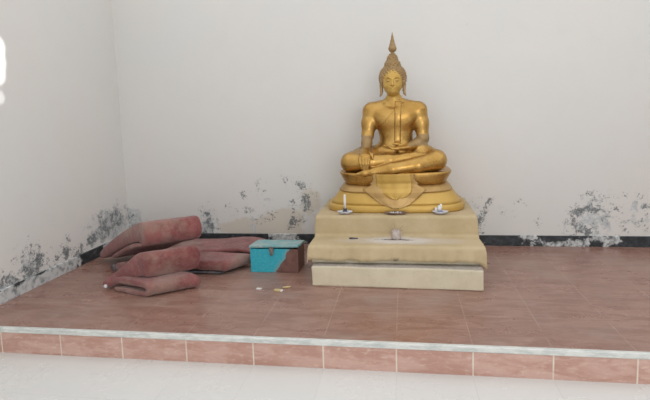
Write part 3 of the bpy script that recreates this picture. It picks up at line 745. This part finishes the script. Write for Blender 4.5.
# ------------------------------------------------------------------ folded carpets
s = NT('worn_red_carpet')
n = s.noise(7, 6, .65); n2 = s.noise(3.2, 4, .6, v=s.map(loc=(2, 5, 1))); n3 = s.noise(260, 3); n4 = s.noise(35, 5, .65)
c = s.mix(s.step(n, .35, .65), (.20, .055, .052), (.31, .105, .098))
c = s.mix(s.step(n2, .48, .66, 0, .7), c, (.34, .23, .185))
c = s.mix(s.step(n4, .5, .7, 0, .4), c, (.34, .22, .19))
c = s.mix(s.step(n3, .55, .75, 0, .3), c, (.14, .06, .055))
s.bump(s.math('ADD', s.math('MULTIPLY', n3, .7), s.math('ADD', n4, n)), .8, .010)
carp = s.out(c, .95, 0, Sheen_Weight=.25)
back_m = simple('carpet_backing', (.07, .07, .085), (.16, .13, .13), 25, .9, bump=.3)
def smooth_path(P, k=6):
    Q = []
    for i in range(len(P)-1):
        p0 = P[max(i-1, 0)]; p1 = P[i]; p2 = P[i+1]; p3 = P[min(i+2, len(P)-1)]
        for j in range(k):
            t = j/k; Q.append(tuple(.5*((2*p1[d])+(-p0[d]+p2[d])*t+(2*p0[d]-5*p1[d]+4*p2[d]-p3[d])*t*t+(-p0[d]+3*p1[d]-3*p2[d]+p3[d])*t**3) for d in (0, 1)))
    Q.append(P[-1]); return Q
def smooth3(P, k=6):
    Q = []
    for i in range(len(P)-1):
        p0 = P[max(i-1, 0)]; p1 = P[i]; p2 = P[i+1]; p3 = P[min(i+2, len(P)-1)]
        for j in range(k):
            t = j/k; Q.append(tuple(.5*((2*p1[d])+(-p0[d]+p2[d])*t+(2*p0[d]-5*p1[d]+4*p2[d]-p3[d])*t*t+(-p0[d]+3*p1[d]-3*p2[d]+p3[d])*t**3) for d in range(3)))
    Q.append(P[-1]); return Q
def carpet_layer(name, A, n_, t_, width, path, mat, seed, parent=None, nt=16, amp=.006, skew=0, rnd_=.016):
    """closed slab: path [(distance along n, height, half thickness)] swept along t, softened at both ends"""
    Q = smooth3(path); M_ = len(Q); nrm = []
    for i, p in enumerate(Q):
        a = Q[max(i-1, 0)]; b = Q[min(i+1, M_-1)]; dx, dz = b[0]-a[0], b[1]-a[1]; l = math.hypot(dx, dz) or 1
        nrm.append((-dz/l, dx/l))
    n_ = Vector((*n_, 0)).normalized(); t_ = Vector((*t_, 0)).normalized(); A3 = Vector((*A, 0))
    fr = [0, .25*rnd_/width, rnd_*.6/width, rnd_*1.3/width]; fr = fr+[fr[-1]+(1-2*fr[-1])*k/nt for k in range(1, nt)]+[1-x for x in fr[::-1]]
    bm = bmesh.new(); R_ = []
    for f in fr:
        e = min(f, 1-f)*width; ro = 1-(1-min(1, e/(rnd_*1.3)))**2*.55
        ring = []
        for i in list(range(M_))+list(range(M_-1, -1, -1)):
            sg = 1 if len(ring) < M_ else -1
            h = max(Q[i][2], .002)-(1-ro)*min(rnd_, Q[i][2])
            s_ = Q[i][0]+nrm[i][0]*h*sg; z_ = Q[i][1]+nrm[i][1]*h*sg
            p = A3+n_*(s_+skew*f)+t_*(f*width)+Vector((0, 0, z_))
            p += Vector(mnoise.noise_vector(p*4+Vector((seed, 0, 0)))+.35*mnoise.noise_vector(p*14+Vector((seed, 3, 0))))*amp
            p.z = max(p.z, .001); ring.append(bm.verts.new(p))
        R_.append(ring)
    N = 2*M_
    for a, b in zip(R_, R_[1:]):
        for i in range(N): bm.faces.new((a[i], a[(i+1) % N], b[(i+1) % N], b[i]))
    for ring in (R_[0], R_[-1]):
        for i in range(M_-1): bm.faces.new((ring[i], ring[i+1], ring[N-2-i], ring[N-1-i]))
    return from_bm(name, bm, mat, parent, smooth=True)
def carpet(label, A, n_, t_, width, layers, seed=0, **kw):
    o = empty('folded_carpet', (A[0], A[1], 0), label, 'carpet', 'folded red carpets')
    for k, L in enumerate(layers):
        mt = carp
        if isinstance(L[0], str): mt = back_m if L[0] == 'backing' else carp; L = L[1:]
        carpet_layer('fold' if k == 0 else 'under_fold', A, n_, t_, width, L, mt, seed+k*.7, o, **kw)
    return o
carpet('red carpet folded flat at the bottom of the front stack', (-1.82, 3.10), (-.95, .30), (.79, .61), .35,
    [[(.30, .078, .008), (.26, .082, .020), (.12, .086, .022), (.03, .090, .020), (-.028, .080, .020), (-.046, .052, .022), (-.02, .024, .020), (.05, .020, .019), (.15, .020, .019), (.29, .016, .012)]], 1, rnd_=.008)
carpet('brown red carpet behind the front stack, half hidden under the drooping top one', (-2.02, 3.38), (-.85, .5), (.79, .61), .30,
    [[(.0, .075, .05), (.2, .070, .05), (.31, .06, .04), (.34, .055, .012)], ['backing', (.10, .030, .020), (.30, .034, .026), (.385, .042, .034), (.425, .040, .012)]], 2)
mid_carpet = carpet('middle red carpet of the front stack, dusty, its end sliding down left to the tiles', (-1.84, 3.18), (-.98, .16), (.79, .61), .345,
    [[(.385, .034, .008), (.36, .038, .030), (.20, .118, .050), (.07, .190, .076), (.02, .203, .090), (-.025, .203, .086), (-.052, .200, .040)]], 3, rnd_=.009)
bm = bmesh.new(); add_box(bm, -2.172, -2.150, 3.174, 3.190, .028, .050, .003, 1); tg = from_bm('tag', bm, paper, mid_carpet); tg['label'] = 'small white tag'
carpet('topmost red carpet of the front stack, thick dusty fold drooping far to the left', (-1.93, 3.33), (-.80, .60), (.80, .60), .41,
    [[(.91, .060, .008), (.885, .064, .036), (.62, .185, .050), (.32, .315, .058), (.10, .385, .072), (.02, .388, .092), (-.03, .385, .080), (-.06, .385, .02)],
     [(.66, .085, .006), (.60, .112, .018), (.32, .225, .020), (.08, .292, .018), (.03, .296, .008)]], 4)
carpet('flat folded red carpet with pink front fold, between the stack and the blue box', (-1.425, 3.59), (-1.0, -.02), (.45, .89), .28,
    [[(.42, .085, .038), (.2, .078, .038), (.04, .070, .042), (.0, .068, .044), (-.035, .064, .034), (-.052, .060, .010)],
     ['backing', (.42, .014, .011), (.2, .014, .011), (.04, .014, .010), (.02, .014, .005)]], 5)
carpet('brown red carpet spread nearest the back wall, behind the flat folded one', (-1.25, 3.93), (-1.0, 0), (0, 1), .42,
    [[(.80, .075, .02), (.5, .075, .02), (.25, .098, .018), (.10, .092, .018), (.0, .060, .018), (-.035, .040, .018), (-.02, .022, .018), (.1, .020, .018), (.4, .020, .018), (.8, .020, .018)]], 6)
#END
